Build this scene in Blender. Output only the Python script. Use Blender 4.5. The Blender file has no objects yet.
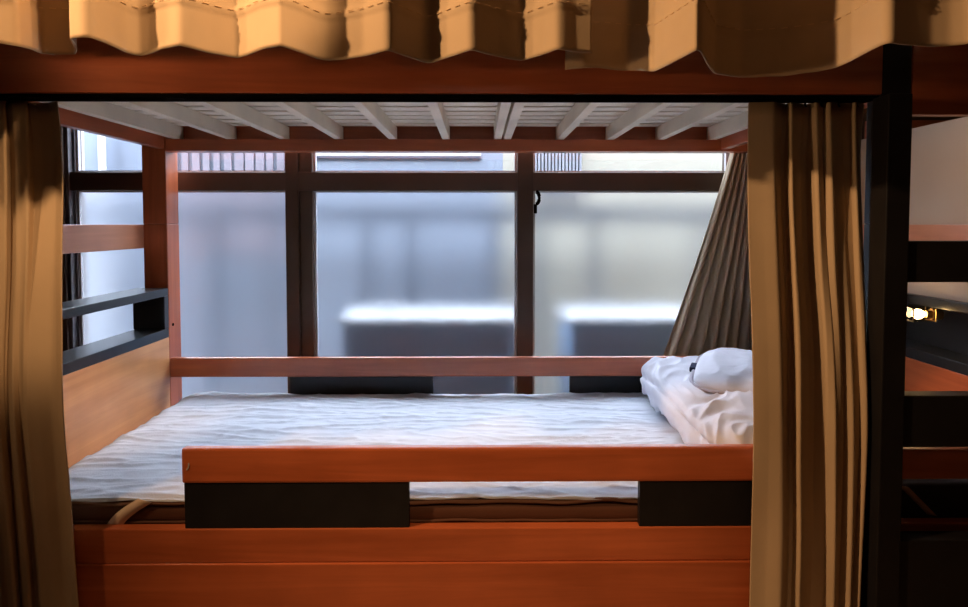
import bpy, bmesh, math, random
from mathutils import Vector, Matrix, noise
random.seed(4)
scene = bpy.context.scene
C = scene.collection
H = 1.2            # eye height: every z below is measured from it, in metres

# ------------------------------------------------------------------ materials
def new_mat(name):
    m = bpy.data.materials.new(name); m.use_nodes = True
    nt = m.node_tree; b = nt.nodes['Principled BSDF']
    return m, nt, b

def N(nt, kind, **kw):
    n = nt.nodes.new(kind)
    for k, v in kw.items():
        setattr(n, k, v)
    return n

def coords(nt, scale):
    t = N(nt, 'ShaderNodeTexCoord'); mp = N(nt, 'ShaderNodeMapping')
    mp.inputs['Scale'].default_value = scale
    nt.links.new(t.outputs['Object'], mp.inputs['Vector'])
    return mp.outputs['Vector']

def ramp(nt, src, stops):
    r = N(nt, 'ShaderNodeValToRGB')
    e = r.color_ramp.elements
    while len(e) < len(stops): e.new(0.5)
    for i, (p, c) in enumerate(stops):
        e[i].position = p; e[i].color = (*c, 1)
    nt.links.new(src, r.inputs['Fac'])
    return r.outputs['Color']

def bump(nt, b, src, strength, dist=0.002):
    bp = N(nt, 'ShaderNodeBump'); bp.inputs['Strength'].default_value = strength
    bp.inputs['Distance'].default_value = dist
    nt.links.new(src, bp.inputs['Height']); nt.links.new(bp.outputs['Normal'], b.inputs['Normal'])

def wood(name, c0, c1, axis, rough=0.32, coat=0.25):
    m, nt, b = new_mat(name)
    s = [22.0, 22.0, 22.0]; s['xyz'.index(axis)] = 1.3
    v = coords(nt, s)
    n1 = N(nt, 'ShaderNodeTexNoise'); n1.inputs['Scale'].default_value = 1.0
    n1.inputs['Detail'].default_value = 6; n1.inputs['Roughness'].default_value = 0.62
    n1.inputs['Distortion'].default_value = 0.6
    nt.links.new(v, n1.inputs['Vector'])
    col = ramp(nt, n1.outputs['Fac'], [(0.30, c0), (0.72, c1)])
    v2 = coords(nt, (2.2, 2.2, 2.2))
    n2 = N(nt, 'ShaderNodeTexNoise'); n2.inputs['Scale'].default_value = 1.4; n2.inputs['Detail'].default_value = 3
    nt.links.new(v2, n2.inputs['Vector'])
    mx = N(nt, 'ShaderNodeMix', data_type='RGBA', blend_type='MULTIPLY')
    mx.inputs['Factor'].default_value = 0.55
    g = ramp(nt, n2.outputs['Fac'], [(0.32, (0.62, 0.58, 0.55)), (0.68, (1.15, 1.12, 1.1))])
    nt.links.new(col, mx.inputs['A']); nt.links.new(g, mx.inputs['B'])
    nt.links.new(mx.outputs['Result'], b.inputs['Base Color'])
    b.inputs['Roughness'].default_value = rough
    b.inputs['Coat Weight'].default_value = coat; b.inputs['Coat Roughness'].default_value = 0.22
    bump(nt, b, n1.outputs['Fac'], 0.08, 0.001)
    return m

def plain(name, c, rough=0.5, metal=0.0, var=0.12, scale=14, bmp=0.0, spec=0.5):
    m, nt, b = new_mat(name)
    v = coords(nt, (scale,) * 3)
    n = N(nt, 'ShaderNodeTexNoise'); n.inputs['Scale'].default_value = 1; n.inputs['Detail'].default_value = 4
    nt.links.new(v, n.inputs['Vector'])
    lo = tuple(max(0, x * (1 - var)) for x in c); hi = tuple(x * (1 + var) for x in c)
    nt.links.new(ramp(nt, n.outputs['Fac'], [(0.3, lo), (0.7, hi)]), b.inputs['Base Color'])
    b.inputs['Roughness'].default_value = rough; b.inputs['Metallic'].default_value = metal
    b.inputs['Specular IOR Level'].default_value = spec
    if bmp: bump(nt, b, n.outputs['Fac'], bmp, 0.003)
    return m

def cloth(name, c, weave=420, var=0.1, rough=0.85, bmp=0.12, trans=0.0, scale=5, spec=0.2):
    m, nt, b = new_mat(name)
    v = coords(nt, (scale,) * 3)
    n = N(nt, 'ShaderNodeTexNoise'); n.inputs['Scale'].default_value = 1; n.inputs['Detail'].default_value = 5
    nt.links.new(v, n.inputs['Vector'])
    lo = tuple(x * (1 - var) for x in c); hi = tuple(x * (1 + var) for x in c)
    nt.links.new(ramp(nt, n.outputs['Fac'], [(0.3, lo), (0.7, hi)]), b.inputs['Base Color'])
    w = N(nt, 'ShaderNodeTexNoise'); w.inputs['Scale'].default_value = weave; w.inputs['Detail'].default_value = 2
    nt.links.new(coords(nt, (1, 1, 1)), w.inputs['Vector'])
    bump(nt, b, w.outputs['Fac'], bmp, 0.0015)
    b.inputs['Roughness'].default_value = rough; b.inputs['Specular IOR Level'].default_value = spec
    if trans:
        out = [x for x in nt.nodes if x.type == 'OUTPUT_MATERIAL'][0]
        t = N(nt, 'ShaderNodeBsdfTranslucent'); t.inputs['Color'].default_value = (*c, 1)
        ms = N(nt, 'ShaderNodeMixShader'); ms.inputs[0].default_value = trans
        nt.links.new(b.outputs[0], ms.inputs[1]); nt.links.new(t.outputs[0], ms.inputs[2])
        nt.links.new(ms.outputs[0], out.inputs['Surface'])
    return m

RED0, RED1 = (0.36, 0.082, 0.026), (0.58, 0.150, 0.056)
M = {}
M['wood_x'] = wood('red_stained_wood_x', RED0, RED1, 'x')
M['wood_y'] = wood('red_stained_wood_y', RED0, RED1, 'y')
M['wood_z'] = wood('red_stained_wood_z', RED0, RED1, 'z')
M['maple'] = wood('pale_maple_panel', (0.58, 0.25, 0.095), (0.76, 0.37, 0.155), 'y', 0.36, 0.15)
M['daylit_red'] = wood('daylit_red_wood_rail', (0.58, 0.24, 0.13), (0.74, 0.33, 0.19), 'y', 0.3, 0.2)  # red wood of the head rails, pinkish window light mixed into its colour
M['white_wood'] = wood('cream_painted_slat', (0.84, 0.75, 0.60), (0.92, 0.83, 0.68), 'x', 0.6, 0)
M['white_wood_y'] = wood('cream_painted_joist', (0.84, 0.75, 0.60), (0.92, 0.83, 0.68), 'y', 0.6, 0)
M['black'] = plain('black_painted_board', (0.011, 0.010, 0.011), 0.45, var=0.2, spec=0.3)
M['shelf'] = plain('charcoal_lacquered_shelf', (0.022, 0.023, 0.026), 0.28, var=0.15)
M['track'] = plain('black_curtain_track', (0.005, 0.004, 0.004), 0.9, spec=0.0)
M['steel'] = plain('bright_steel_screw', (0.6, 0.6, 0.6), 0.25, 1.0)
M['curtain'] = cloth('tan_curtain_cloth', (0.48, 0.35, 0.22), 500, 0.07)
M['window_curtain'] = cloth('taupe_window_curtain_cloth', (0.52, 0.43, 0.31), 500, 0.08, trans=0.25)
M['stitch'] = cloth('pale_thread', (0.6, 0.42, 0.25), 900, 0.05)
M['sheet'] = cloth('white_quilted_cotton', (0.55, 0.58, 0.65), 260, 0.03, 0.9, 0.35, scale=30)
M['duvet'] = cloth('white_duvet_cotton', (0.62, 0.62, 0.70), 350, 0.03, 0.85, 0.15, scale=25)
M['piping'] = cloth('grey_piping', (0.34, 0.31, 0.36), 500, 0.1)
M['navy'] = cloth('navy_label_cloth', (0.016, 0.019, 0.05), 500, 0.1)
M['mattress'] = cloth('brown_mattress_ticking', (0.085, 0.034, 0.020), 300, 0.15, 0.7, 0.2)
M['dark_mattress'] = cloth('dark_mattress_ticking', (0.03, 0.02, 0.016), 300, 0.15)
M['elastic'] = cloth('cream_elastic', (0.66, 0.50, 0.37), 800, 0.05)
M['alu'] = plain('bronze_aluminium', (0.085, 0.055, 0.038), 0.42, 0.2, 0.12, 6)
M['gasket'] = plain('pale_glazing_gasket', (0.55, 0.55, 0.58), 0.4, 0.0)
M['brass'] = plain('warm_brass_socket', (0.55, 0.36, 0.16), 0.3, 1.0)
M['cream_board'] = plain('cream_board', (0.52, 0.40, 0.30), 0.6, var=0.04, scale=3)
M['wall'] = plain('brown_plaster', (0.13, 0.085, 0.055), 0.9, var=0.04, scale=3, bmp=0.05)
M['ceiling'] = plain('dim_ceiling_board', (0.14, 0.10, 0.07), 0.9, var=0.04, scale=3)
M['floor'] = wood('dark_plank_floor', (0.26, 0.16, 0.09), (0.36, 0.23, 0.14), 'x', 0.4, 0.1)
# outside
M['pale_blue'] = plain('pale_blue_render', (0.225, 0.262, 0.325), 0.9, var=0.06, scale=2)
M['cream_render'] = plain('cream_render', (0.38, 0.365, 0.305), 0.9, var=0.05, scale=2)
M['mauve'] = plain('mauve_grey_slats', (0.20, 0.18, 0.215), 0.7, var=0.2, scale=4)
M['white_paint'] = plain('white_paint', (0.55, 0.55, 0.56), 0.5, var=0.04)
M['slate'] = plain('slate_blue_metal', (0.060, 0.076, 0.110), 0.5, var=0.1)
M['dark_grille'] = plain('blue_grey_grille', (0.11, 0.20, 0.33), 0.6, var=0.15)
M['zinc'] = plain('pale_zinc_sheet', (0.24, 0.25, 0.27), 0.8, var=0.2, scale=6)
M['concrete'] = plain('grey_concrete', (0.18, 0.18, 0.18), 0.9, var=0.12, scale=5)

def frosted():
    m = bpy.data.materials.new('frosted_glass'); m.use_nodes = True
    nt = m.node_tree; nt.nodes.clear()
    out = N(nt, 'ShaderNodeOutputMaterial')
    r = N(nt, 'ShaderNodeBsdfRefraction'); r.inputs['IOR'].default_value = 1.22
    r.inputs['Color'].default_value = (0.97, 0.98, 1.0, 1)
    n = N(nt, 'ShaderNodeTexNoise'); n.inputs['Scale'].default_value = 1.0; n.inputs['Detail'].default_value = 2
    nt.links.new(coords(nt, (9, 9, 2.5)), n.inputs['Vector'])
    mr = N(nt, 'ShaderNodeMapRange'); mr.inputs['To Min'].default_value = 0.40; mr.inputs['To Max'].default_value = 0.50
    mr.inputs['From Min'].default_value = 0.3; mr.inputs['From Max'].default_value = 0.7
    nt.links.new(n.outputs['Fac'], mr.inputs['Value']); nt.links.new(mr.outputs['Result'], r.inputs['Roughness'])
    t = N(nt, 'ShaderNodeBsdfTranslucent'); t.inputs['Color'].default_value = (0.84, 0.88, 0.95, 1)
    g = N(nt, 'ShaderNodeBsdfGlossy'); g.inputs['Roughness'].default_value = 0.35; g.inputs['Color'].default_value = (0.9, 0.9, 0.9, 1)
    m1 = N(nt, 'ShaderNodeMixShader'); m1.inputs[0].default_value = 0.005
    m2 = N(nt, 'ShaderNodeMixShader'); m2.inputs[0].default_value = 0.03
    nt.links.new(r.outputs[0], m1.inputs[1]); nt.links.new(t.outputs[0], m1.inputs[2])
    nt.links.new(m1.outputs[0], m2.inputs[1]); nt.links.new(g.outputs[0], m2.inputs[2])
    nt.links.new(m2.outputs[0], out.inputs['Surface'])
    return m
M['frosted'] = frosted()

def clear_glass(name='clear_glass', tint=(0.97, 0.98, 1.0)):
    m = bpy.data.materials.new(name); m.use_nodes = True
    nt = m.node_tree; nt.nodes.clear()
    out = N(nt, 'ShaderNodeOutputMaterial')
    t = N(nt, 'ShaderNodeBsdfTransparent'); t.inputs['Color'].default_value = (*tint, 1)
    g = N(nt, 'ShaderNodeBsdfGlossy'); g.inputs['Roughness'].default_value = 0.03
    ms = N(nt, 'ShaderNodeMixShader'); ms.inputs[0].default_value = 0.05
    nt.links.new(t.outputs[0], ms.inputs[1]); nt.links.new(g.outputs[0], ms.inputs[2])
    nt.links.new(ms.outputs[0], out.inputs['Surface'])
    return m
M['clear'] = clear_glass()

def emit(name, c, s):
    m, nt, b = new_mat(name)
    b.inputs['Emission Color'].default_value = (*c, 1); b.inputs['Emission Strength'].default_value = s
    b.inputs['Base Color'].default_value = (*c, 1)
    return m
M['bulb'] = emit('lit_bulb', (1.0, 0.72, 0.38), 26)

# ------------------------------------------------------------------ builders
def tag(o, label=None, cat=None, group=None, kind=None):
    if label: o['label'] = label
    if cat: o['category'] = cat
    if group: o['group'] = group
    if kind: o['kind'] = kind
    return o

def empty(name, loc):
    o = bpy.data.objects.new(name, None); C.objects.link(o)
    o.location = (loc[0], loc[1], loc[2] + H); o.empty_display_size = 0.1
    o['_w'] = (loc[0], loc[1], loc[2] + H)
    return o

def origin_of(o):
    v = Vector((0, 0, 0))
    while o is not None:
        v += o.location; o = o.parent
    return v

def link(name, bm, mat, parent=None, smooth=False, base=None):
    """one mesh object; bm is in scene metres with z from eye height"""
    bmesh.ops.translate(bm, verts=bm.verts, vec=(0, 0, H))
    xs = [v.co for v in bm.verts]
    lo = Vector([min(v[i] for v in xs) for i in range(3)]); hi = Vector([max(v[i] for v in xs) for i in range(3)])
    org = Vector(((lo.x + hi.x) / 2, (lo.y + hi.y) / 2, lo.z))
    bmesh.ops.translate(bm, verts=bm.verts, vec=-org)
    bmesh.ops.recalc_face_normals(bm, faces=bm.faces)
    me = bpy.data.meshes.new(name); bm.to_mesh(me); bm.free()
    me.materials.append(mat)
    if smooth:
        for p in me.polygons: p.use_smooth = True
    o = bpy.data.objects.new(name, me); C.objects.link(o)
    if parent is not None:
        o.parent = parent; org = org - origin_of(parent)
    o.location = org
    return o

def add_box(bm, x0, x1, y0, y1, z0, z1, bev=0.003, seg=2):
    t = bmesh.new()
    bmesh.ops.create_cube(t, size=1)
    for v in t.verts:
        v.co = Vector((x0 + (v.co.x + .5) * (x1 - x0), y0 + (v.co.y + .5) * (y1 - y0), z0 + (v.co.z + .5) * (z1 - z0)))
    if bev:
        bev = min(bev, 0.45 * min(x1 - x0, y1 - y0, z1 - z0))
        bmesh.ops.bevel(t, geom=t.edges[:], offset=bev, segments=seg, affect='EDGES', profile=0.6)
    me = bpy.data.meshes.new('tmp'); t.to_mesh(me); t.free()
    bm.from_mesh(me); bpy.data.meshes.remove(me)
    return bm

def box(name, x0, x1, y0, y1, z0, z1, mat, parent=None, bev=0.003):
    return link(name, add_box(bmesh.new(), x0, x1, y0, y1, z0, z1, bev), mat, parent)

def add_tube(bm, pts, r, n=10):
    rings = []
    for i, p in enumerate(pts):
        p = Vector(p)
        a = Vector(pts[max(i - 1, 0)]); b = Vector(pts[min(i + 1, len(pts) - 1)])
        t = (b - a).normalized()
        u = t.cross(Vector((0, 0, 1)))
        if u.length < 1e-4: u = t.cross(Vector((0, 1, 0)))
        u.normalize(); w = t.cross(u)
        rings.append([bm.verts.new(p + (u * math.cos(2 * math.pi * k / n) + w * math.sin(2 * math.pi * k / n)) * r) for k in range(n)])
    for a, b in zip(rings, rings[1:]):
        for k in range(n):
            bm.faces.new((a[k], a[(k + 1) % n], b[(k + 1) % n], b[k]))
    bm.faces.new(rings[0]); bm.faces.new(rings[-1])
    return bm

def add_cyl(bm, c, axis, r, length, n=20, r2=None):
    ax = Vector(axis).normalized(); c = Vector(c)
    u = ax.orthogonal().normalized(); w = ax.cross(u)
    r2 = r if r2 is None else r2
    A = [bm.verts.new(c + (u * math.cos(2 * math.pi * k / n) + w * math.sin(2 * math.pi * k / n)) * r) for k in range(n)]
    B = [bm.verts.new(c + ax * length + (u * math.cos(2 * math.pi * k / n) + w * math.sin(2 * math.pi * k / n)) * r2) for k in range(n)]
    for k in range(n): bm.faces.new((A[k], A[(k + 1) % n], B[(k + 1) % n], B[k]))
    bm.faces.new(A); bm.faces.new(B)
    return bm

def resample(pts, n, soft=1):
    """even points along a poly-line, creases softened"""
    P = [Vector(p) for p in pts]
    d = [0]
    for a, b in zip(P, P[1:]): d.append(d[-1] + (b.xy - a.xy).length)
    out = []
    for i in range(n):
        s = d[-1] * i / (n - 1); k = 0
        while k < len(d) - 2 and d[k + 1] < s: k += 1
        t = (s - d[k]) / max(d[k + 1] - d[k], 1e-9)
        out.append(P[k].lerp(P[k + 1], min(max(t, 0), 1)))
    for _ in range(soft):
        q = out[:]
        for i in range(1, n - 1): q[i] = out[i - 1] * .25 + out[i] * .5 + out[i + 1] * .25
        out = q
    return out

def sheet_mesh(rows, thick=0.0025):
    """rows of equal length -> closed cloth with real thickness"""
    bm = bmesh.new()
    V = [[bm.verts.new(p) for p in r] for r in rows]
    for a, b in zip(V, V[1:]):
        for i in range(len(a) - 1): bm.faces.new((a[i], a[i + 1], b[i + 1], b[i]))
    bm.normal_update()
    W = [[bm.verts.new(v.co - v.normal * thick) for v in r] for r in V]
    for a, b in zip(W, W[1:]):
        for i in range(len(a) - 1): bm.faces.new((a[i + 1], a[i], b[i], b[i + 1]))
    rim = lambda r: [r[0], r[-1], [x[0] for x in r], [x[-1] for x in r]]
    for p, q in zip(rim(V), rim(W)):
        for i in range(len(p) - 1): bm.faces.new((p[i], p[i + 1], q[i + 1], q[i]))
    return bm

# ------------------------------------------------------------------ the room
def struct(name, *a, **k):
    return tag(box(name, *a, **k), kind='structure')
struct('floor', -2.6, 3.0, -2.0, 2.85, -1.30, -1.20, M['floor'], bev=0)
struct('ceiling', -2.6, 3.0, -2.0, 2.85, 1.40, 1.50, M['ceiling'], bev=0)
struct('wall_left', -2.7, -2.6, -2.0, 2.85, -1.2, 1.4, M['wall'], bev=0)
struct('wall_right', 3.0, 3.1, -2.0, 2.85, -1.2, 1.4, M['wall'], bev=0)
struct('wall_front', -2.7, 3.1, -2.1, -2.0, -1.2, 1.4, M['wall'], bev=0)
WL, WR, WB, WT = -1.80, 1.13, -0.98, 0.85
bm = bmesh.new()
add_box(bm, -2.6, WL, 2.74, 2.85, -1.2, 1.4, 0); add_box(bm, WR, 3.0, 2.74, 2.85, -1.2, 1.4, 0)
add_box(bm, WL, WR, 2.74, 2.85, -1.2, WB, 0); add_box(bm, WL, WR, 2.74, 2.85, WT, 1.4, 0)
tag(link('wall_back', bm, M['wall']), kind='structure')

# window: three bronze bays, clear transoms above frosted panes
win = empty('window_1', ((WL + WR) / 2, 2.71, WB)); tag(win, kind='structure')
bm = bmesh.new()
add_box(bm, WL, -1.755, 2.65, 2.76, WB, WT); add_box(bm, 1.085, WR, 2.65, 2.76, WB, WT)
add_box(bm, WL, WR, 2.65, 2.76, WB, WB + .06); add_box(bm, WL, WR, 2.65, 2.76, WT - .06, WT)
link('window_frame', bm, M['alu'], win)
box('transom_bar', -1.755, 1.085, 2.665, 2.735, 0.142, 0.222, M['alu'], win, 0.004)
box('bar_bracket', 1.055, 1.084, 2.655, 2.664, 0.146, 0.218, M['track'], win, 0.002)
bm = bmesh.new()
add_box(bm, -0.823, -0.768, 2.660, 2.70, WB + .06, WT - .06, .004); add_box(bm, -0.764, -0.710, 2.672, 2.715, WB + .06, WT - .06, .004)
add_box(bm, -0.768, -0.764, 2.68, 2.70, WB + .06, WT - .06, 0)
link('mullion', bm, M['alu'], win)
box('mullion', 0.168, 0.237, 2.66, 2.72, WB + .06, WT - .06, M['alu'], win, 0.004)
bm = bmesh.new()                                   # stiles of the sash at the left jamb
add_box(bm, -1.755, -1.738, 2.66, 2.73, WB + .06, WT - .06, .003)
add_box(bm, -1.736, -1.726, 2.685, 2.73, WB + .06, WT - .06, .003)
link('sash_stile', bm, plain('grey_sash_stile', (0.16, 0.15, 0.16), 0.4, 0.3), win)
for a, b in ((-1.726, -0.823), (-0.710, 0.168), (0.237, 1.085)):
    bm = bmesh.new()
    for z0, z1 in ((WB + .06, 0.142), (0.222, WT - .06)):
        add_box(bm, a, a + .010, 2.692, 2.708, z0, z1, 0); add_box(bm, b - .010, b, 2.692, 2.708, z0, z1, 0)
        add_box(bm, a + .010, b - .010, 2.692, 2.708, z0, z0 + .008, 0)
        add_box(bm, a + .010, b - .010, 2.692, 2.708, z1 - .006, z1, 0)
    link('gasket', bm, M['gasket'], win)
    box('frosted_pane', a + .008, b - .008, 2.698, 2.703, WB + .066, 0.138, M['frosted'], win, 0)
    box('clear_pane', a + .008, b - .008, 2.698, 2.703, 0.228, WT - .066, M['clear'], win, 0)
bm = bmesh.new()                                   # crescent catch on the right mullion
add_box(bm, 0.238, 0.252, 2.645, 2.661, 0.045, 0.085, .003)
add_tube(bm, [(0.247 + .014 * math.sin(t), 2.648, 0.085 + .026 * (1 - math.cos(t))) for t in [i * math.pi / 10 for i in range(11)]], .008)
link('window_catch', bm, M['track'], win)

# ------------------------------------------------------------------ outside
tag(box('ground', -5, 5, 2.86, 7, -1.30, -1.20, M['concrete'], bev=0), kind='structure')
nb = empty('neighbouring_house', (0, 4.1, -1.2))
tag(nb, 'pale house wall with dark siding joint seen through the clear top panes', 'house')
box('wall', -1.20, 0.16, 4.0, 4.25, -1.2, 0.62, M['pale_blue'], nb, 0)
box('siding_joint', -1.17, 0.02, 3.985, 4.0, 0.418, 0.432, M['slate'], nb, 0.002)
box('siding_board', -1.17, 0.02, 3.99, 4.0, 0.434, 0.60, M['white_paint'], nb, 0.004)
box('rendered_wall', 0.16, 3.2, 4.0, 4.25, -1.2, 0.62, M['cream_render'], nb, 0)
bm = bmesh.new()
for i in range(14): add_box(bm, 0.36 + i * .022, 0.374 + i * .022, 3.96, 4.0, 0.2, 0.60, .003)
link('ribbed_panel', bm, plain('pale_ribbed_sheet', (0.25, 0.27, 0.32), 0.6), nb)
box('end_wall', -4.2, -1.20, 4.05, 4.3, -1.2, 0.62, plain('grey_blue_render', (0.165, 0.19, 0.24), 0.9, var=0.1, scale=2), nb, 0)
bm = bmesh.new()
for i in range(11): add_box(bm, -1.98 + i * .068, -1.98 + i * .068 + random.uniform(.040, .060), 4.035, 4.05, -0.2, 0.60, .003)
link('slatted_screen', bm, M['mauve'], nb)
def pipe(x, y, r, mat, label):
    o = link('drainpipe', add_tube(bmesh.new(), [(x, y, -1.2), (x, y, -.3), (x, y, .61)], r, 14), mat, smooth=False)
    tag(o, label, 'drainpipe', None)
pipe(-2.375, 3.96, .022, M['white_paint'], 'white drainpipe outside, nearer the bed post, seen through top left pane')
pipe(-2.49, 3.93, .020, M['white_paint'], 'white drainpipe outside, nearer the left window jamb, seen through top left pane')
fc = empty('metal_fence', (0, 3.8, -1.2))
tag(fc, 'slate blue post and rail fence blurred behind frosted panes', 'fence')
box('top_rail', -3.0, 2.6, 3.78, 3.82, 0.02, 0.105, M['slate'], fc)
for x in (-2.05, -1.62, -0.70, -0.43, 0.08, 0.36, 0.70, 1.35): box('post', x, x + .040, 3.80, 3.845, -1.2, 0.02, M['slate'], fc)
def condenser(x0, x1, label):
    r = empty('outdoor_condenser', ((x0 + x1) / 2, 3.1, -1.2)); tag(r, label, 'condenser', None)
    box('casing', x0, x1, 3.06, 3.46, -1.14, -0.495, M['dark_grille'], r, 0.02)
    box('top_panel', x0 - .01, x1 + .01, 3.05, 3.47, -0.495, -0.470, M['zinc'], r, 0.006)
    bm = bmesh.new()
    for k in range(9): add_box(bm, x0 + .06, x1 - .06, 3.048, 3.06, -1.05 + k * .06, -1.03 + k * .06, .002)
    link('grille', bm, M['slate'], r)
    for sx in (x0 + .08, x1 - .14): box('foot', sx, sx + .06, 3.08, 3.40, -1.2, -1.14, M['slate'], r)
condenser(-0.68, 0.20, 'dark low box with pale top outside the middle frosted pane')
condenser(0.46, 1.12, 'dark low box with pale top outside the right frosted pane')

# ------------------------------------------------------------------ our bunk bed
bed = empty('bunk_bed', (-0.14, 2.05, -1.2))
tag(bed, 'red-brown wooden bunk bed in front of the window, its lower berth open', 'bunk bed', 'bunk beds')
XL, XR, XB = -1.247, 0.975, 1.165
B = lambda n, *a, **k: box(n, *a, parent=bed, **k)
# posts, each of two stacked lengths
for nm, z0, z1 in (('post', -1.2, 0.0), ('post', 0.0, 1.2)):
    B(nm, -1.343, XL, 2.50, 2.60, z0, z1, M['wood_z'], bev=.004)
    B(nm, -1.343, XL - .012, 1.50, 1.56, z0, z1, M['wood_z'], bev=.004)
    B(nm, XB, 1.245, 2.50, 2.60, z0, z1, M['wood_z'], bev=.004)
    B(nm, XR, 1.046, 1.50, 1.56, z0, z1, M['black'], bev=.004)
B('upper_side_rail', XL - .012, XR, 1.50, 1.53, 0.313, 0.47, M['wood_x'])
B('upper_side_rail', XL, XB, 2.54, 2.57, 0.292, 0.47, M['wood_x'])
B('ledge', XL, XB, 2.50, 2.54, 0.292, 0.339, M['wood_x'], bev=.002)
B('ledge', XL, XR, 1.53, 1.56, 0.316, 0.339, M['wood_x'], bev=.002)
B('end_rail', -1.283, -1.253, 1.56, 2.50, 0.300, 0.47, M['wood_y'])
B('end_rail', XR + .003, 1.01, 1.56, 2.50, 0.300, 0.47, M['wood_y'])
cr = B('curtain_rail', XL - .01, XR - .002, 1.508, 1.562, 0.303, 0.312, M['track'], bev=.002)
for xc in (-1.207, -0.993, -0.779, -0.561, -0.343, -0.129, 0.079, 0.118, 0.331, 0.534, 0.738, 0.948):
    w = .015
    B('joist', xc - w, xc + w, 1.532, 2.538, 0.340, 0.392, M['white_wood_y'], bev=.0015)
k = 0
y = 1.585
while y < 2.50:
    B('slat', XL + .012, 0.0955, y, y + .064, 0.3925, 0.404, M['white_wood'], bev=.0015)
    B('slat', 0.0985, XR - .012, y, y + .064, 0.3925, 0.404, M['white_wood'], bev=.0015)
    y += .0868
# upper curtain track along the canopy
B('curtain_rail', -1.6, 1.6, 1.36, 1.40, 1.12, 1.14, M['track'], bev=.002)
B('track_bracket', -1.32, -1.30, 1.38, 1.51, 1.14, 1.155, M['track'], bev=.001)
B('track_bracket', 1.00, 1.02, 1.38, 1.51, 1.14, 1.155, M['track'], bev=.001)
# headboard
hp = B('headboard', -1.275, -1.2465, 1.562, 2.498, -1.10, -0.4565, M['maple'])
sh = B('shelf', -1.372, -1.2465, 1.562, 2.498, -0.456, -0.420, M['shelf'])
sh2 = B('shelf', -1.372, -1.2465, 1.562, 2.498, -0.288, -0.257, M['shelf'])
B('shelf_end', -1.372, -1.2465, 2.466, 2.498, -0.4195, -0.2885, M['shelf'], bev=.002)
B('shelf_end', -1.372, -1.2465, 1.562, 1.594, -0.4195, -0.2885, M['shelf'], bev=.002)
B('head_rail', -1.366, -1.340, 1.562, 2.50, -0.097, -0.002, M['daylit_red'])
# lower berth
def guard(y0, y1, x0, x1, z0, z1, name):
    return B(name, x0, x1, y0, y1, z0, z1, M['wood_x'], bev=.006)
gr = guard(1.499, 1.524, -0.725, XR, -0.6345, -0.548, 'guard_rail')
guard(2.50, 2.525, XL, XB, -0.621, -0.541, 'guard_rail')
for x0, x1 in ((-0.721, -0.170), (0.399, XR)): B('guard_block', x0, x1, 1.503, 1.522, -0.7485, -0.635, M['black'], bev=.0015)
for x0, x1 in ((-0.764, -0.183), (0.375, XB)): B('guard_block', x0, x1, 2.503, 2.522, -0.7485, -0.6215, M['black'], bev=.0015)
B('side_rail', XL - .012, XR, 1.50, 1.53, -0.8335, -0.749, M['wood_x'])
B('side_rail', XL, XB, 2.50, 2.53, -0.8335, -0.749, M['wood_x'])
B('base_panel', XL - .012, XR, 1.495, 1.52, -1.16, -0.8345, M['wood_x'])
B('bed_base', XL, XR, 1.532, 2.498, -0.78, -0.7585, M['wood_x'])
sc_bm = lambda x, z, y: add_cyl(bmesh.new(), (x, y, z), (0, -1, 0), .0035, .0025, 12)
for x, z in ((1.021, 0.18), (1.018, -0.117)):
    link('screw', sc_bm(x, z, 1.4655 + .035), M['steel'], bed)
for y_, z_ in ((2.53, -0.41), (2.53, -0.57)):
    link('screw', add_cyl(bmesh.new(), (XL, y_, z_), (1, 0, 0), .006, .003, 12), M['track'], bed)
# pale scuff in the lacquer near the end of the guard rail
bm = bmesh.new(); add_tube(bm, [(-.712, 1.4985, -.600), (-.708, 1.498, -.596), (-.7065, 1.498, -.588), (-.707, 1.4985, -.583)], .0016, 8)
tag(link('scuff', bm, M['white_paint'], gr), 'pale scuff mark')

# ------------------------------------------------------------------ bedding
def rounded_slab(x0, x1, y0, y1, z0, z1, r, nx, ny, nz, fn=None):
    bm = add_box(bmesh.new(), x0, x1, y0, y1, z0, z1, r, 4)
    bmesh.ops.subdivide_edges(bm, edges=[e for e in bm.edges if e.calc_length() > .3], cuts=24, use_grid_fill=True)
    if fn:
        for v in bm.verts: v.co += fn(v.co)
    return bm
mt = empty('mattress', (-0.14, 2.0, -0.757))
tag(mt, 'thin brown mattress under the white quilted sheet on lower berth', 'mattress', 'mattresses')
link('cover', rounded_slab(-1.165, 0.965, 1.536, 2.495, -0.757, -0.702, .024, 0, 0, 0,
     lambda p: Vector((0, .004 * noise.noise((p.x * 9, p.y * 3, p.z * 9)), .003 * noise.noise((p.x * 7, p.y * 7, 3))))), M['mattress'], mt, True)
def wavy_pipe(z, amp, seed):
    return [(-1.225 + 2.18 * i / 160, 1.5365 + .003 * noise.noise((i * .09, seed, 1)), z + amp * noise.noise((i * .11, seed, 0))) for i in range(161)]
link('piping', add_tube(bmesh.new(), wavy_pipe(-.699, .010, 2.0), .0055, 8), cloth('brown_piping', (0.17, 0.085, 0.055), 500, .1), mt, True)
link('piping', add_tube(bmesh.new(), wavy_pipe(-.748, .003, 5.0), .004, 8), M['mattress'], mt, True)

um = tag(link('mattress', rounded_slab(XL + .01, XR - .01, 1.56, 2.53, 0.405, 0.53, .02, 0, 0, 0), M['dark_mattress'], None, True),
         'dark mattress lying on the white slats of the upper berth', 'mattress', 'mattresses')

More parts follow.
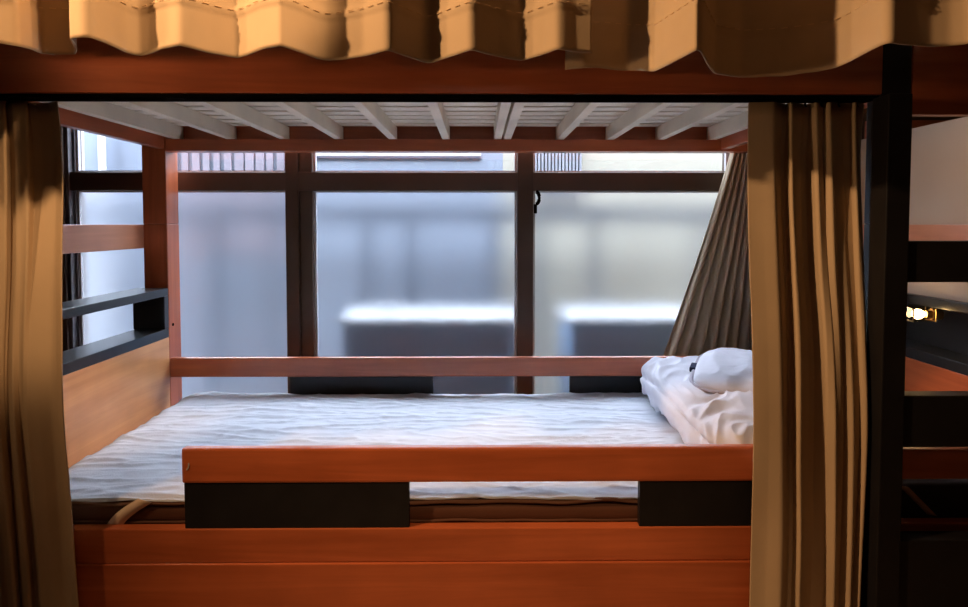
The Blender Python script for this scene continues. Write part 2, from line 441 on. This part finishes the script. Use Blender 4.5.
def wr(x, y, s=0.0):
    """crinkles of a washed quilt, running mostly along the bed"""
    w = .05 * noise.noise((x * 2.3, y * 5, 8)) + .012 * noise.noise((x * 9, y * 11, 4))
    a = noise.noise((x * 2.2, (y + w) * 9, s))
    b = noise.noise((x * 8 + 4, (y + w) * 34, s + 3))
    c = noise.noise((x * 24, y * 64, s + 7))
    r = 1 - abs(noise.noise((x * 2.6 + 9, (y + w) * 13 + x * .8, s + 5)))
    q = 1 - abs(noise.noise((x * 6.0 + 2, (y + w) * 26 - x * 1.1, s + 11)))
    return .0060 * a + .0026 * b + .0010 * c + .048 * max(0, r - .84) ** 1.2 + .030 * max(0, q - .86) ** 1.15 - .006

rows = []
x0, x1 = -1.2425, 0.90
nx = 300
for j in range(-7, 150):
    row = []
    for i in range(nx + 1):
        u = i / nx; x = x0 + (x1 - x0) * u
        hem = -0.690 + .008 * noise.noise((x * 3.2, 1.7, 0)) + .004 * noise.noise((x * 11, 5, 0)) + .010 * math.exp(-((x + 1.16) / .07) ** 2)
        if j < 0:                                    # the drop over the front edge
            t = (-j) / 7.0
            yy = 1.5335 + .002 * noise.noise((x * 18, t, 2)) - .002 * t
            top = -0.6795 + wr(x, 1.545)
            hem = min(hem, top - .007)
            zz = top + (hem - top) * t - .004 * (1 - t)
        else:
            v = j / 149; yy = 1.537 + (2.492 - 1.537) * v
            zz = -0.680 + wr(x, yy) - .006 * v
            if v < .02: zz -= .004 * (1 - v / .02)
            zz += .012 * math.exp(-((x + 1.08) / .16) ** 2) * max(0, v - .75) * 3
        if j >= 0: zz -= .080 * math.exp(-((x + 1.2425) / .055) ** 2) * (.75 + .25 * (1 - max(0, j) / 149))
        else: zz = max(zz - .02 * math.exp(-((x + 1.2425) / .040) ** 2), -.72)
        row.append((x, yy, zz))
    rows.append(row)
qs = empty('bed_sheet', (-0.17, 2.0, -0.69))
tag(qs, 'crinkled white quilted sheet spread over the lower berth mattress', 'bed sheet')
link('quilt', sheet_mesh(rows, .003), M['sheet'], qs, True)
# elastic corner strap on the mattress front
st = [[(-1.058 + .028 * 0, 1.5325, -.693)], ]
def strap(pts, w, name, mat, parent):
    rows_ = [[], []]
    for (x, yy, z), (dx, dz) in pts:
        rows_[0].append((x - dx * w / 2, yy, z - dz * w / 2)); rows_[1].append((x + dx * w / 2, yy, z + dz * w / 2))
    return link(name, sheet_mesh(rows_, .002), mat, parent, True)
pts = []
for i in range(13):
    t = i / 12
    pts.append(((-.832 - .078 * t - .010 * math.sin(t * math.pi), 1.5285 - .003 * math.sin(t * math.pi), -.690 - .064 * t), (1.0, -.3)))
strap(pts, .034, 'elastic_strap', M['elastic'], qs)

def puff(cx, cy, cz, a, b, c, e1, e2, nu, nv, fn, flat=None):
    sg = lambda v, e: math.copysign(abs(v) ** e, v)
    bm = bmesh.new(); R = []
    for j in range(1, nv):
        ph = -math.pi / 2 + math.pi * j / nv
        ring = []
        for i in range(nu):
            th = 2 * math.pi * i / nu
            p = Vector((a * sg(math.cos(ph), e1) * sg(math.cos(th), e2), b * sg(math.cos(ph), e1) * sg(math.sin(th), e2), c * sg(math.sin(ph), e1)))
            n = Vector((p.x / a ** 2, p.y / b ** 2, p.z / c ** 2)).normalized()
            q = Vector((cx, cy, cz)) + p + n * fn(p, n)
            if flat is not None and q.z < flat: q.z = flat
            ring.append(bm.verts.new(q))
        R.append(ring)
    for A, Bb in zip(R, R[1:]):
        for i in range(nu): bm.faces.new((A[i], A[(i + 1) % nu], Bb[(i + 1) % nu], Bb[i]))
    bm.faces.new(R[0]); bm.faces.new(R[-1])
    return bm

def duvet_fn(p, n):
    # soft creases fanning over the folded comforter
    d1 = p.x - .8 * p.y; d2 = p.x + p.y
    wob = .25 * noise.noise((p.x * 6, p.y * 5, p.z * 6))
    r = 1 - abs(noise.noise((d1 * 8 + wob * 2, d2 * 2.6, p.z * 3 + 2.0)))
    r2 = 1 - abs(noise.noise((d1 * 21 + wob * 5, d2 * 6, p.z * 8 + 6.0)))
    v = .030 * (r - .80) + .027 * (r2 - .80) + .012 * noise.noise((p.x * 6, p.y * 5, p.z * 7 + 4))
    v += .0022 * noise.noise((p.x * 45, p.y * 35, p.z * 45))
    v += .030 * max(0, p.y) / .46 * max(0, n.z)
    # the fold between the two layers
    d = abs(p.z - .012 - .020 * math.sin(p.y * 6 + 1) + .12 * (p.x + .1))
    if n.x < .6 and n.z < .96: v -= .014 * math.exp(-(d / .009) ** 2)
    return v
dv = tag(link('duvet', puff(0.815, 2.010, -0.610, .195, .455, .076, .55, .42, 260, 140, duvet_fn, -0.671), M['duvet'], None, True),
         'puffy white folded duvet at the right end of the lower berth', 'duvet')

def pillow_fn(p, n):
    r = 1 - abs(noise.noise((p.x * 9 + 3, p.y * 6 - p.x * 5, p.z * 8)))
    r2 = 1 - abs(noise.noise((p.x * 20 + 3, p.y * 14, p.z * 10 + 5)))
    return .011 * (r - .8) + .006 * (r2 - .8) + .006 * noise.noise((p.x * 11, p.y * 11, 2)) + .0015 * noise.noise((p.x * 50, p.y * 50, 1))
pw = empty('pillow', (0.93, 2.12, -0.515))
tag(pw, 'white pillow lying on the folded duvet beside the right curtain', 'pillow')
def tilt(bm, c, rx, ry, rz):
    R = Matrix.Rotation(rz, 4, 'Z') @ Matrix.Rotation(ry, 4, 'Y') @ Matrix.Rotation(rx, 4, 'X')
    for v in bm.verts: v.co = Vector(c) + R @ (v.co - Vector(c))
    return bm
PC = (0.975, 2.10, -0.519); PR = (math.radians(6), math.radians(2), math.radians(-26))
link('cushion', tilt(puff(*PC, .215, .215, .042, .7, .5, 150, 70, pillow_fn), PC, *PR), M['duvet'], pw, True)
sg = lambda v, e: math.copysign(abs(v) ** e, v)
bm = bmesh.new()
loop = [(PC[0] + .221 * sg(math.cos(t), .5), PC[1] + .221 * sg(math.sin(t), .5), PC[2] - .006 + .004 * math.sin(3 * t)) for t in [2 * math.pi * i / 90 for i in range(91)]]
add_tube(bm, loop, .007, 8)
link('piping', tilt(bm, PC, *PR), M['piping'], pw, True)
bm = bmesh.new(); add_box(bm, PC[0] - .236, PC[0] - .205, PC[1] - .03, PC[1] + .03, PC[2] - .012, PC[2] + .006, .004)
link('tab', tilt(bm, PC, *PR), M['navy'], pw)

# ------------------------------------------------------------------ curtains
C1 = [(-1.75, 1.40, .38), (-1.66, 1.30, .38), (-1.58, 1.40, .38), (-1.50, 1.30, .38), (-1.42, 1.40, .38), (-1.34, 1.32, .38), (-1.26, 1.39, .38), (-1.19, 1.284, 0.385), (-1.1, 1.344, 0.38), (-1.05, 1.306, 0.383), (-1.007, 1.333, 0.381), (-0.980, 1.352, 0.379), (-0.985, 1.40, 0.385), (-1.030, 1.495, 0.402), (-0.965, 1.51, 0.405), (-0.910, 1.43, 0.393), (-0.846, 1.311, 0.384), (-0.815, 1.3, 0.384), (-0.798, 1.306, 0.384), (-0.783, 1.344, 0.381), (-0.77, 1.388, 0.376), (-0.753, 1.405, 0.374), (-0.725, 1.393, 0.375), (-0.684, 1.366, 0.379), (-0.638, 1.35, 0.381), (-0.613, 1.366, 0.379), (-0.582, 1.393, 0.376), (-0.543, 1.418, 0.373), (-0.511, 1.399, 0.375), (-0.469, 1.366, 0.379), (-0.422, 1.35, 0.381), (-0.391, 1.383, 0.378), (-0.362, 1.421, 0.373), (-0.344, 1.432, 0.371), (-0.309, 1.427, 0.372), (-0.253, 1.405, 0.375), (-0.202, 1.377, 0.379), (-0.191, 1.377, 0.379), (-0.157, 1.41, 0.375), (-0.128, 1.438, 0.371), (-0.108, 1.446, 0.37), (-0.063, 1.41, 0.375), (-0.017, 1.374, 0.38), (-0.004, 1.377, 0.379), (0.05, 1.41, 0.375), (0.101, 1.432, 0.372), (0.122, 1.415, 0.375), (0.149, 1.393, 0.378), (0.173, 1.369, 0.381), (0.188, 1.371, 0.38), (0.214, 1.383, 0.379), (0.253, 1.388, 0.379)]  # leftmost pleats added out of view to keep lamp light off the rail
C2 = [(0.20, 1.440, 0.354), (0.24, 1.425, 0.355), (0.285, 1.430, 0.355), (0.344, 1.440, 0.353), (0.406, 1.445, 0.351), (0.419, 1.409, 0.354), (0.444, 1.341, 0.36), (0.454, 1.303, 0.362), (0.471, 1.316, 0.362), (0.512, 1.39, 0.356), (0.547, 1.446, 0.349), (0.619, 1.475, 0.345), (0.709, 1.465, 0.347), (0.778, 1.44, 0.351), (0.811, 1.415, 0.354), (0.820, 1.378, 0.358), (0.822, 1.31, 0.363), (0.824, 1.272, 0.365), (0.834, 1.26, 0.365), (0.871, 1.272, 0.365), (0.932, 1.285, 0.365), (0.968, 1.279, 0.365), (0.996, 1.266, 0.366), (1.01, 1.229, 0.367), (1.087, 1.272, 0.366), (1.16, 1.241, 0.367), (1.24, 1.30, .366), (1.33, 1.25, .366), (1.42, 1.30, .366)]
C1 = [(x * .965, y * .965, z * .965) for x, y, z in C1]
def nearer(x): return 1 - .07 * min(max((x - .36) / .07, 0), 1)
C2 = [(x * nearer(x), y * nearer(x), z * nearer(x)) for x, y, z in C2]
def upper_curtain(name, prof, n, label, ztop=1.118):
    P = resample(prof, n, 1)
    cy = sum(p.y for p in P) / n
    rows_ = []
    levels = [0, .008, .02, .04, .06, .078, .088, .094, .100, .106, .112, .122, .14, .18, .25, .35, .5, .65, .8, 1.0]
    hmax = ztop - .37
    for lv in levels:
        row = []
        for i, p in enumerate(P):
            h = lv if lv <= .5 else .5 + (hmax - .5) * (lv - .5) / .5
            k = 1 - .25 * (h / hmax)
            yy = cy + (p.y - cy) * k
            yy += .003 * noise.noise((p.x * 12, h * 6, 3.1)) + (-.004 if .09 < lv < .11 else 0) + (-.002 if lv <= .094 else 0)
            row.append((p.x, yy, p.z + h + .002 * noise.noise((p.x * 20, 0, 1)) * (1 if lv < .02 else 0)))
        rows_.append(row)
    root = empty(name, (P[n // 2].x, cy, .37)); tag(root, label, 'curtain', 'curtains of the upper berth')
    link('cloth', sheet_mesh(rows_, .0028), M['curtain'], root, True)
    bm = bmesh.new()                                # running stitches that hold the hem
    i = 2
    while i < n - 3:
        a, b = P[i], P[i + 2]
        if (b - a).length > 1e-4:
            add_tube(bm, [(a.x, cy + (a.y - cy) * .965 - .0075, a.z + .1), (b.x, cy + (b.y - cy) * .965 - .0075, b.z + .1)], .0011, 5)
        i += 4
    link('hem_stitching', bm, M['stitch'], root)
    return root
upper_curtain('curtain', C1, 440, 'tan pleated curtain above the bed rail, brightly lit left one')
upper_curtain('curtain', C2, 250, 'tan curtain above the bed rail, mostly shaded right one')

RT = [(0.675, 1.545), (0.705, 1.54), (0.735, 1.535), (0.767, 1.575), (0.779, 1.57), (0.777, 1.535), (0.818, 1.58), (0.835, 1.575), (0.839, 1.535), (0.865, 1.565), (0.871, 1.53), (0.919, 1.57), (0.941, 1.56), (0.938, 1.535), (0.970, 1.57)]
RB = [(0.705, 1.545), (0.743, 1.54), (0.779, 1.53), (0.816, 1.575), (0.829, 1.57), (0.825, 1.53), (0.876, 1.58), (0.91, 1.575), (0.91, 1.53), (0.955, 1.575), (0.961, 1.53), (1.002, 1.57), (1.008, 1.56), (1.008, 1.54), (1.03, 1.57)]
RB = [(x if x < .93 else .93 + (x - .93) * .5, y) for x, y in RB]
LT = [(-1.72, 1.40), (-1.68, 1.44), (-1.64, 1.40), (-1.59, 1.44), (-1.54, 1.40), (-1.49, 1.44), (-1.44, 1.40), (-1.38, 1.44), (-1.33, 1.40), (-1.29, 1.44), (-1.255, 1.47), (-1.231, 1.57), (-1.191, 1.545), (-1.161, 1.532), (-1.182, 1.572), (-1.179, 1.578), (-1.143, 1.54), (-1.107, 1.532), (-1.121, 1.572), (-1.1, 1.578), (-1.066, 1.573), (-1.034, 1.545)]  # pleats past the post added out of view to stop stray lamp light
LB = [(-1.74, 1.52), (-1.70, 1.57), (-1.65, 1.52), (-1.60, 1.57), (-1.55, 1.52), (-1.50, 1.57), (-1.45, 1.52), (-1.40, 1.57), (-1.35, 1.52), (-1.30, 1.57), (-1.265, 1.555), (-1.202, 1.57), (-1.165, 1.54), (-1.144, 1.535), (-1.164, 1.572), (-1.159, 1.575), (-1.126, 1.54), (-1.108, 1.536), (-1.129, 1.575), (-1.119, 1.575), (-1.084, 1.536), (-1.058, 1.54), (-1.037, 1.556), (-1.012, 1.552), (-0.987, 1.535)]
def lower_curtain(top, bot, n, label, dy_t, dy_b, z1=0.302, z0=-1.16):
    """hangs inside the rail at its head and in front of the boards lower down"""
    T = resample([(x, yy, 0) for x, yy in top], n, 2); Bo = resample([(x * .95, yy, 0) for x, yy in bot], n, 2)
    rows_ = []
    for j in range(41):
        t = j / 40; row = []
        e = t ** .8
        q = min(1, t / .56); push = dy_t + (dy_b - dy_t) * q * q * (3 - 2 * q)
        for i in range(n):
            p = T[i].lerp(Bo[i], e)
            amp = 1.0 if t > .08 else .55 + .45 * t / .08
            yy = 1.556 + (p.y - 1.556) * amp
            row.append((p.x - (.014 * min(1, t / .3) * min(1, max(0, (.95 - p.x) / .15)) if p.x > 0 else 0) + .004 * noise.noise((p.x * 8, t * 5, 4)), yy + push + .004 * noise.noise((p.x * 15, t * 4, 1)), z1 + (z0 - z1) * t))
        rows_.append(row)
    root = empty('curtain', (sum(p.x for p in Bo) / n, 1.5, z0)); tag(root, label, 'curtain', 'curtains of the lower berth')
    link('cloth', sheet_mesh(rows_, .0028), M['curtain'], root, True)
    for i in range(6):
        p = T[int((i + .5) * n / 6)]
        bm = add_tube(bmesh.new(), [(p.x, 1.545, .3035), (p.x, 1.546, .296), (p.x + .004, 1.548, .292)], .0022, 6)
        link('hook', bm, M['track'], root)
    return root
lower_curtain(RT, RB, 220, 'tan pleated curtain gathered at the right end of the lower berth', 0.0, -0.085)
lower_curtain(LT, LB, 420, 'tan pleated curtain gathered at the left end of the lower berth', 0.0, -0.085)

# taupe curtain by the window, swept aside: head narrow, foot fanned out
rows_ = []
n = 260
for j in range(50):
    t = j / 49; z = 0.44 + (-0.66 - 0.44) * t; row = []
    s = min(max((0.40 - z) / 0.95, 0), 1.15)
    xl = 1.080 - .30 * s ** 1.12; xr = 1.19 - .02 * s
    for i in range(n):
        u = i / (n - 1)
        x = xl + (xr - xl) * u
        ph = u * 7.5 * 2 * math.pi + .5 * math.sin(u * 9)
        amp = (.016 + .006 * s)
        row.append((x + .003 * math.sin(ph + 1), 2.592 + amp * math.sin(ph) + .004 * noise.noise((x * 9, z * 3, 2)), z))
    rows_.append(row)
root = empty('curtain', (1.0, 2.59, -.66)); tag(root, 'taupe curtain swept aside across the right window pane', 'curtain')
link('cloth', sheet_mesh(rows_, .0025), M['window_curtain'], root, True)

# ------------------------------------------------------------------ next bunk and its ladder, at the right
nb2 = empty('bunk_bed', (1.65, 2.05, -1.2))
tag(nb2, 'dark neighbouring bunk bed at the right edge, beyond the black ladder', 'bunk bed', 'bunk beds')
D = lambda n_, *a, **k: box(n_, *a, parent=nb2, **k)
D('upper_side_rail', 1.048, 2.6, 1.50, 1.53, 0.264, 0.47, M['wood_x'])
D('guard_rail', 1.048, 2.6, 1.499, 1.524, -0.632, -0.556, M['wood_x'], bev=.006)
D('side_rail', 1.048, 2.6, 1.50, 1.53, -0.8335, -0.742, M['wood_x'])
D('base_panel', 1.048, 2.6, 1.495, 1.52, -1.16, -0.8345, M['wood_x'])
D('post', 2.6, 2.67, 1.50, 1.56, -1.2, 1.2, M['wood_z'])
D('post', 2.6, 2.67, 2.50, 2.60, -1.2, 1.2, M['wood_z'])
D('headboard', 1.50, 1.53, 1.53, 2.50, -1.15, -0.466, M['wood_y'])
D('shelf', 1.50, 1.615, 1.53, 2.50, -0.4655, -0.430, M['shelf'])
D('shelf', 1.50, 1.615, 1.53, 2.50, -0.276, -0.245, M['shelf'])
D('shelf_back', 1.60, 1.615, 1.53, 2.50, -0.4295, -0.2765, M['shelf'])
D('head_rail', 1.495, 1.5215, 1.53, 2.50, -0.097, -0.002, M['daylit_red'])
D('divider_board', 1.522, 1.535, 1.53, 2.50, -0.2445, 0.335, M['cream_board'], bev=.002)
D('upper_side_rail', 1.60, 2.6, 2.54, 2.57, 0.33, 0.425, M['wood_x'])
D('bed_base', 1.048, 1.50, 1.532, 2.498, -0.78, -0.7585, M['wood_x'])
nm = empty('mattress', (1.27, 2.0, -.757)); tag(nm, 'dark mattress with tan strap behind the rails of the right bunk', 'mattress', 'mattresses')
link('cover', rounded_slab(1.06, 1.49, 1.536, 2.49, -.757, -.66, .02, 0, 0, 0), M['dark_mattress'], nm, True)
pts = [((1.018 + .075 * i / 8, 1.531, -.642 - .085 * i / 8), (1.0, .55)) for i in range(9)]
strap([((1.075 + .075 * i / 8, 1.530, -.662 - .075 * i / 8), (1.0, -.2)) for i in range(9)], .026, 'elastic_strap', cloth('tan_elastic', (.42, .27, .16), 800), nm)

ld = empty('bunk_ladder', (1.22, 1.46, -1.2)); tag(ld, 'black ladder standing between the two bunk beds', 'ladder')
L = lambda n_, *a, **k: box(n_, *a, parent=ld, **k)
L('stile', 0.945, 1.000, 1.428, 1.49, -1.2, 0.30, M['black'])
L('stile', 1.44, 1.50, 1.428, 1.49, -1.2, 0.30, M['black'])
for z0, z1 in ((-.1365, -.040), (-.528, -.405), (-.93, -.752)): L('tread', 1.000, 1.44, 1.436, 1.482, z0, z1, M['black'], bev=.003)

lp = empty('reading_lamp', (1.47, 2.03, -.33)); tag(lp, 'small lit reading lamp under the dark shelf at right edge', 'lamp')
bm = bmesh.new(); add_cyl(bm, (1.500, 2.03, -.298), (-1, 0, 0), .013, .020, 20); add_cyl(bm, (1.53, 2.03, -.298), (-1, 0, 0), .019, .03, 20)
link('socket', bm, M['brass'], lp)
bm = bmesh.new()
prof = [(0, .006), (.006, .010), (.016, .0155), (.026, .017), (.034, .014), (.040, .007), (.042, .002)]
rings = []
for d, r in prof: rings.append([bm.verts.new((1.48 - d, 2.03 + r * math.cos(2 * math.pi * k / 20), -.298 + r * math.sin(2 * math.pi * k / 20))) for k in range(20)])
for a, b in zip(rings, rings[1:]):
    for k in range(20): bm.faces.new((a[k], a[(k + 1) % 20], b[(k + 1) % 20], b[k]))
bm.faces.new(rings[0]); bm.faces.new(rings[-1])
link('bulb', bm, M['bulb'], lp, True)
bm = bmesh.new()
for y0, y1, z0, z1 in ((2.006, 2.008, -.318, -.2775), (2.052, 2.054, -.318, -.2775), (2.008, 2.052, -.3200, -.318)):
    add_box(bm, 1.425, 1.50, y0, y1, z0, z1, 0)
link('glass_shade', bm, clear_glass('lamp_glass', (1, .93, .8)), lp)
for xx in (1.423, 1.498):
    bm = bmesh.new()
    add_box(bm, xx, xx + .004, 2.004, 2.056, -.3215, -.317, .001); add_box(bm, xx, xx + .004, 2.004, 2.008, -.3215, -.2765, .001); add_box(bm, xx, xx + .004, 2.052, 2.056, -.3215, -.2765, .001)
    link('shade_frame', bm, M['brass'], lp)

# ------------------------------------------------------------------ light
w = bpy.data.worlds.new('sky'); scene.world = w; w.use_nodes = True
nt = w.node_tree; bg = nt.nodes['Background']; bg.inputs['Color'].default_value = (0.79, 0.88, 1.0, 1)
# overcast sky: brightest overhead
tc = nt.nodes.new('ShaderNodeTexCoord'); sx_ = nt.nodes.new('ShaderNodeSeparateXYZ'); mr = nt.nodes.new('ShaderNodeMapRange')
nt.links.new(tc.outputs['Generated'], sx_.inputs[0]); nt.links.new(sx_.outputs['Z'], mr.inputs['Value'])
mr.inputs['From Min'].default_value = 0.0; mr.inputs['From Max'].default_value = 1.0
mr.inputs['To Min'].default_value = 6.0; mr.inputs['To Max'].default_value = 20.5
nt.links.new(mr.outputs['Result'], bg.inputs['Strength'])

def lamp(name, kind, loc, energy, color, size=0.05, **kw):
    d = bpy.data.lights.new(name, kind); d.energy = energy; d.color = color
    if kind in ('POINT', 'SPOT'): d.shadow_soft_size = size
    for k_, v_ in kw.items(): setattr(d, k_, v_)
    o = bpy.data.objects.new(name, d); C.objects.link(o); o.location = (loc[0], loc[1], loc[2] + H)
    return o
def aim(o, target):
    dv_ = Vector((target[0], target[1], target[2] + H)) - o.location
    o.rotation_euler = dv_.to_track_quat('-Z', 'Y').to_euler()
WARM = (1.0, 0.60, 0.30)
o = lamp('wall_lamp_light', 'SPOT', (-1.75, 0.60, 1.32), 240, WARM, 0.04, spot_size=math.radians(92), spot_blend=0.95)
aim(o, (0.60, 1.42, 0.12))
o = lamp('rail_fill_light', 'SPOT', (-1.90, 0.80, 0.30), 45, WARM, 0.06, spot_size=math.radians(54), spot_blend=0.5)  # added low fill without a fixture, lifts the dim upper rail
aim(o, (1.0, 1.5, 0.80))
o = lamp('pleat_spot_light', 'SPOT', (0.10, 0.50, 1.25), 112, WARM, 0.04, spot_size=math.radians(34), spot_blend=0.35)  # added spot, cone narrowed to light only the left curtain pleats
aim(o, (-0.70, 1.36, 0.50))
o = lamp('board_fill_light', 'SPOT', (0.0, -0.2, 1.30), 105, WARM, 0.05, spot_size=math.radians(44), spot_blend=1.0)  # added unseen spot that brightens the bed's front boards
aim(o, (-0.05, 1.33, -1.2))
lamp('room_fill_light', 'POINT', (0.0, -0.9, 0.9), 1.8, (1.0, 0.74, 0.54), 0.15)  # added weak fill for the ambient warmth of the room
o = lamp('panel_fill_light', 'SPOT', (1.14, 1.75, 0.25), 1.8, (1.0, 0.70, 0.42), 0.03, spot_size=math.radians(105), spot_blend=0.7)  # added hidden spot, brightens the cream divider board
aim(o, (1.52, 2.0, 0.22))

# ------------------------------------------------------------------ camera
cam = bpy.data.cameras.new('camera'); co = bpy.data.objects.new('camera', cam); C.objects.link(co)
co.location = (0, 0, H); co.rotation_euler = (math.radians(90 - 2.3), 0, math.radians(-0.55))
cam.sensor_width = 36; cam.lens = 620 / 968 * 36; cam.shift_y = -0.0564; cam.clip_start = 0.02
scene.camera = co
vs = scene.view_settings
vs.view_transform = 'Standard'; vs.look = 'None'; vs.gamma = 1; vs.exposure = 0
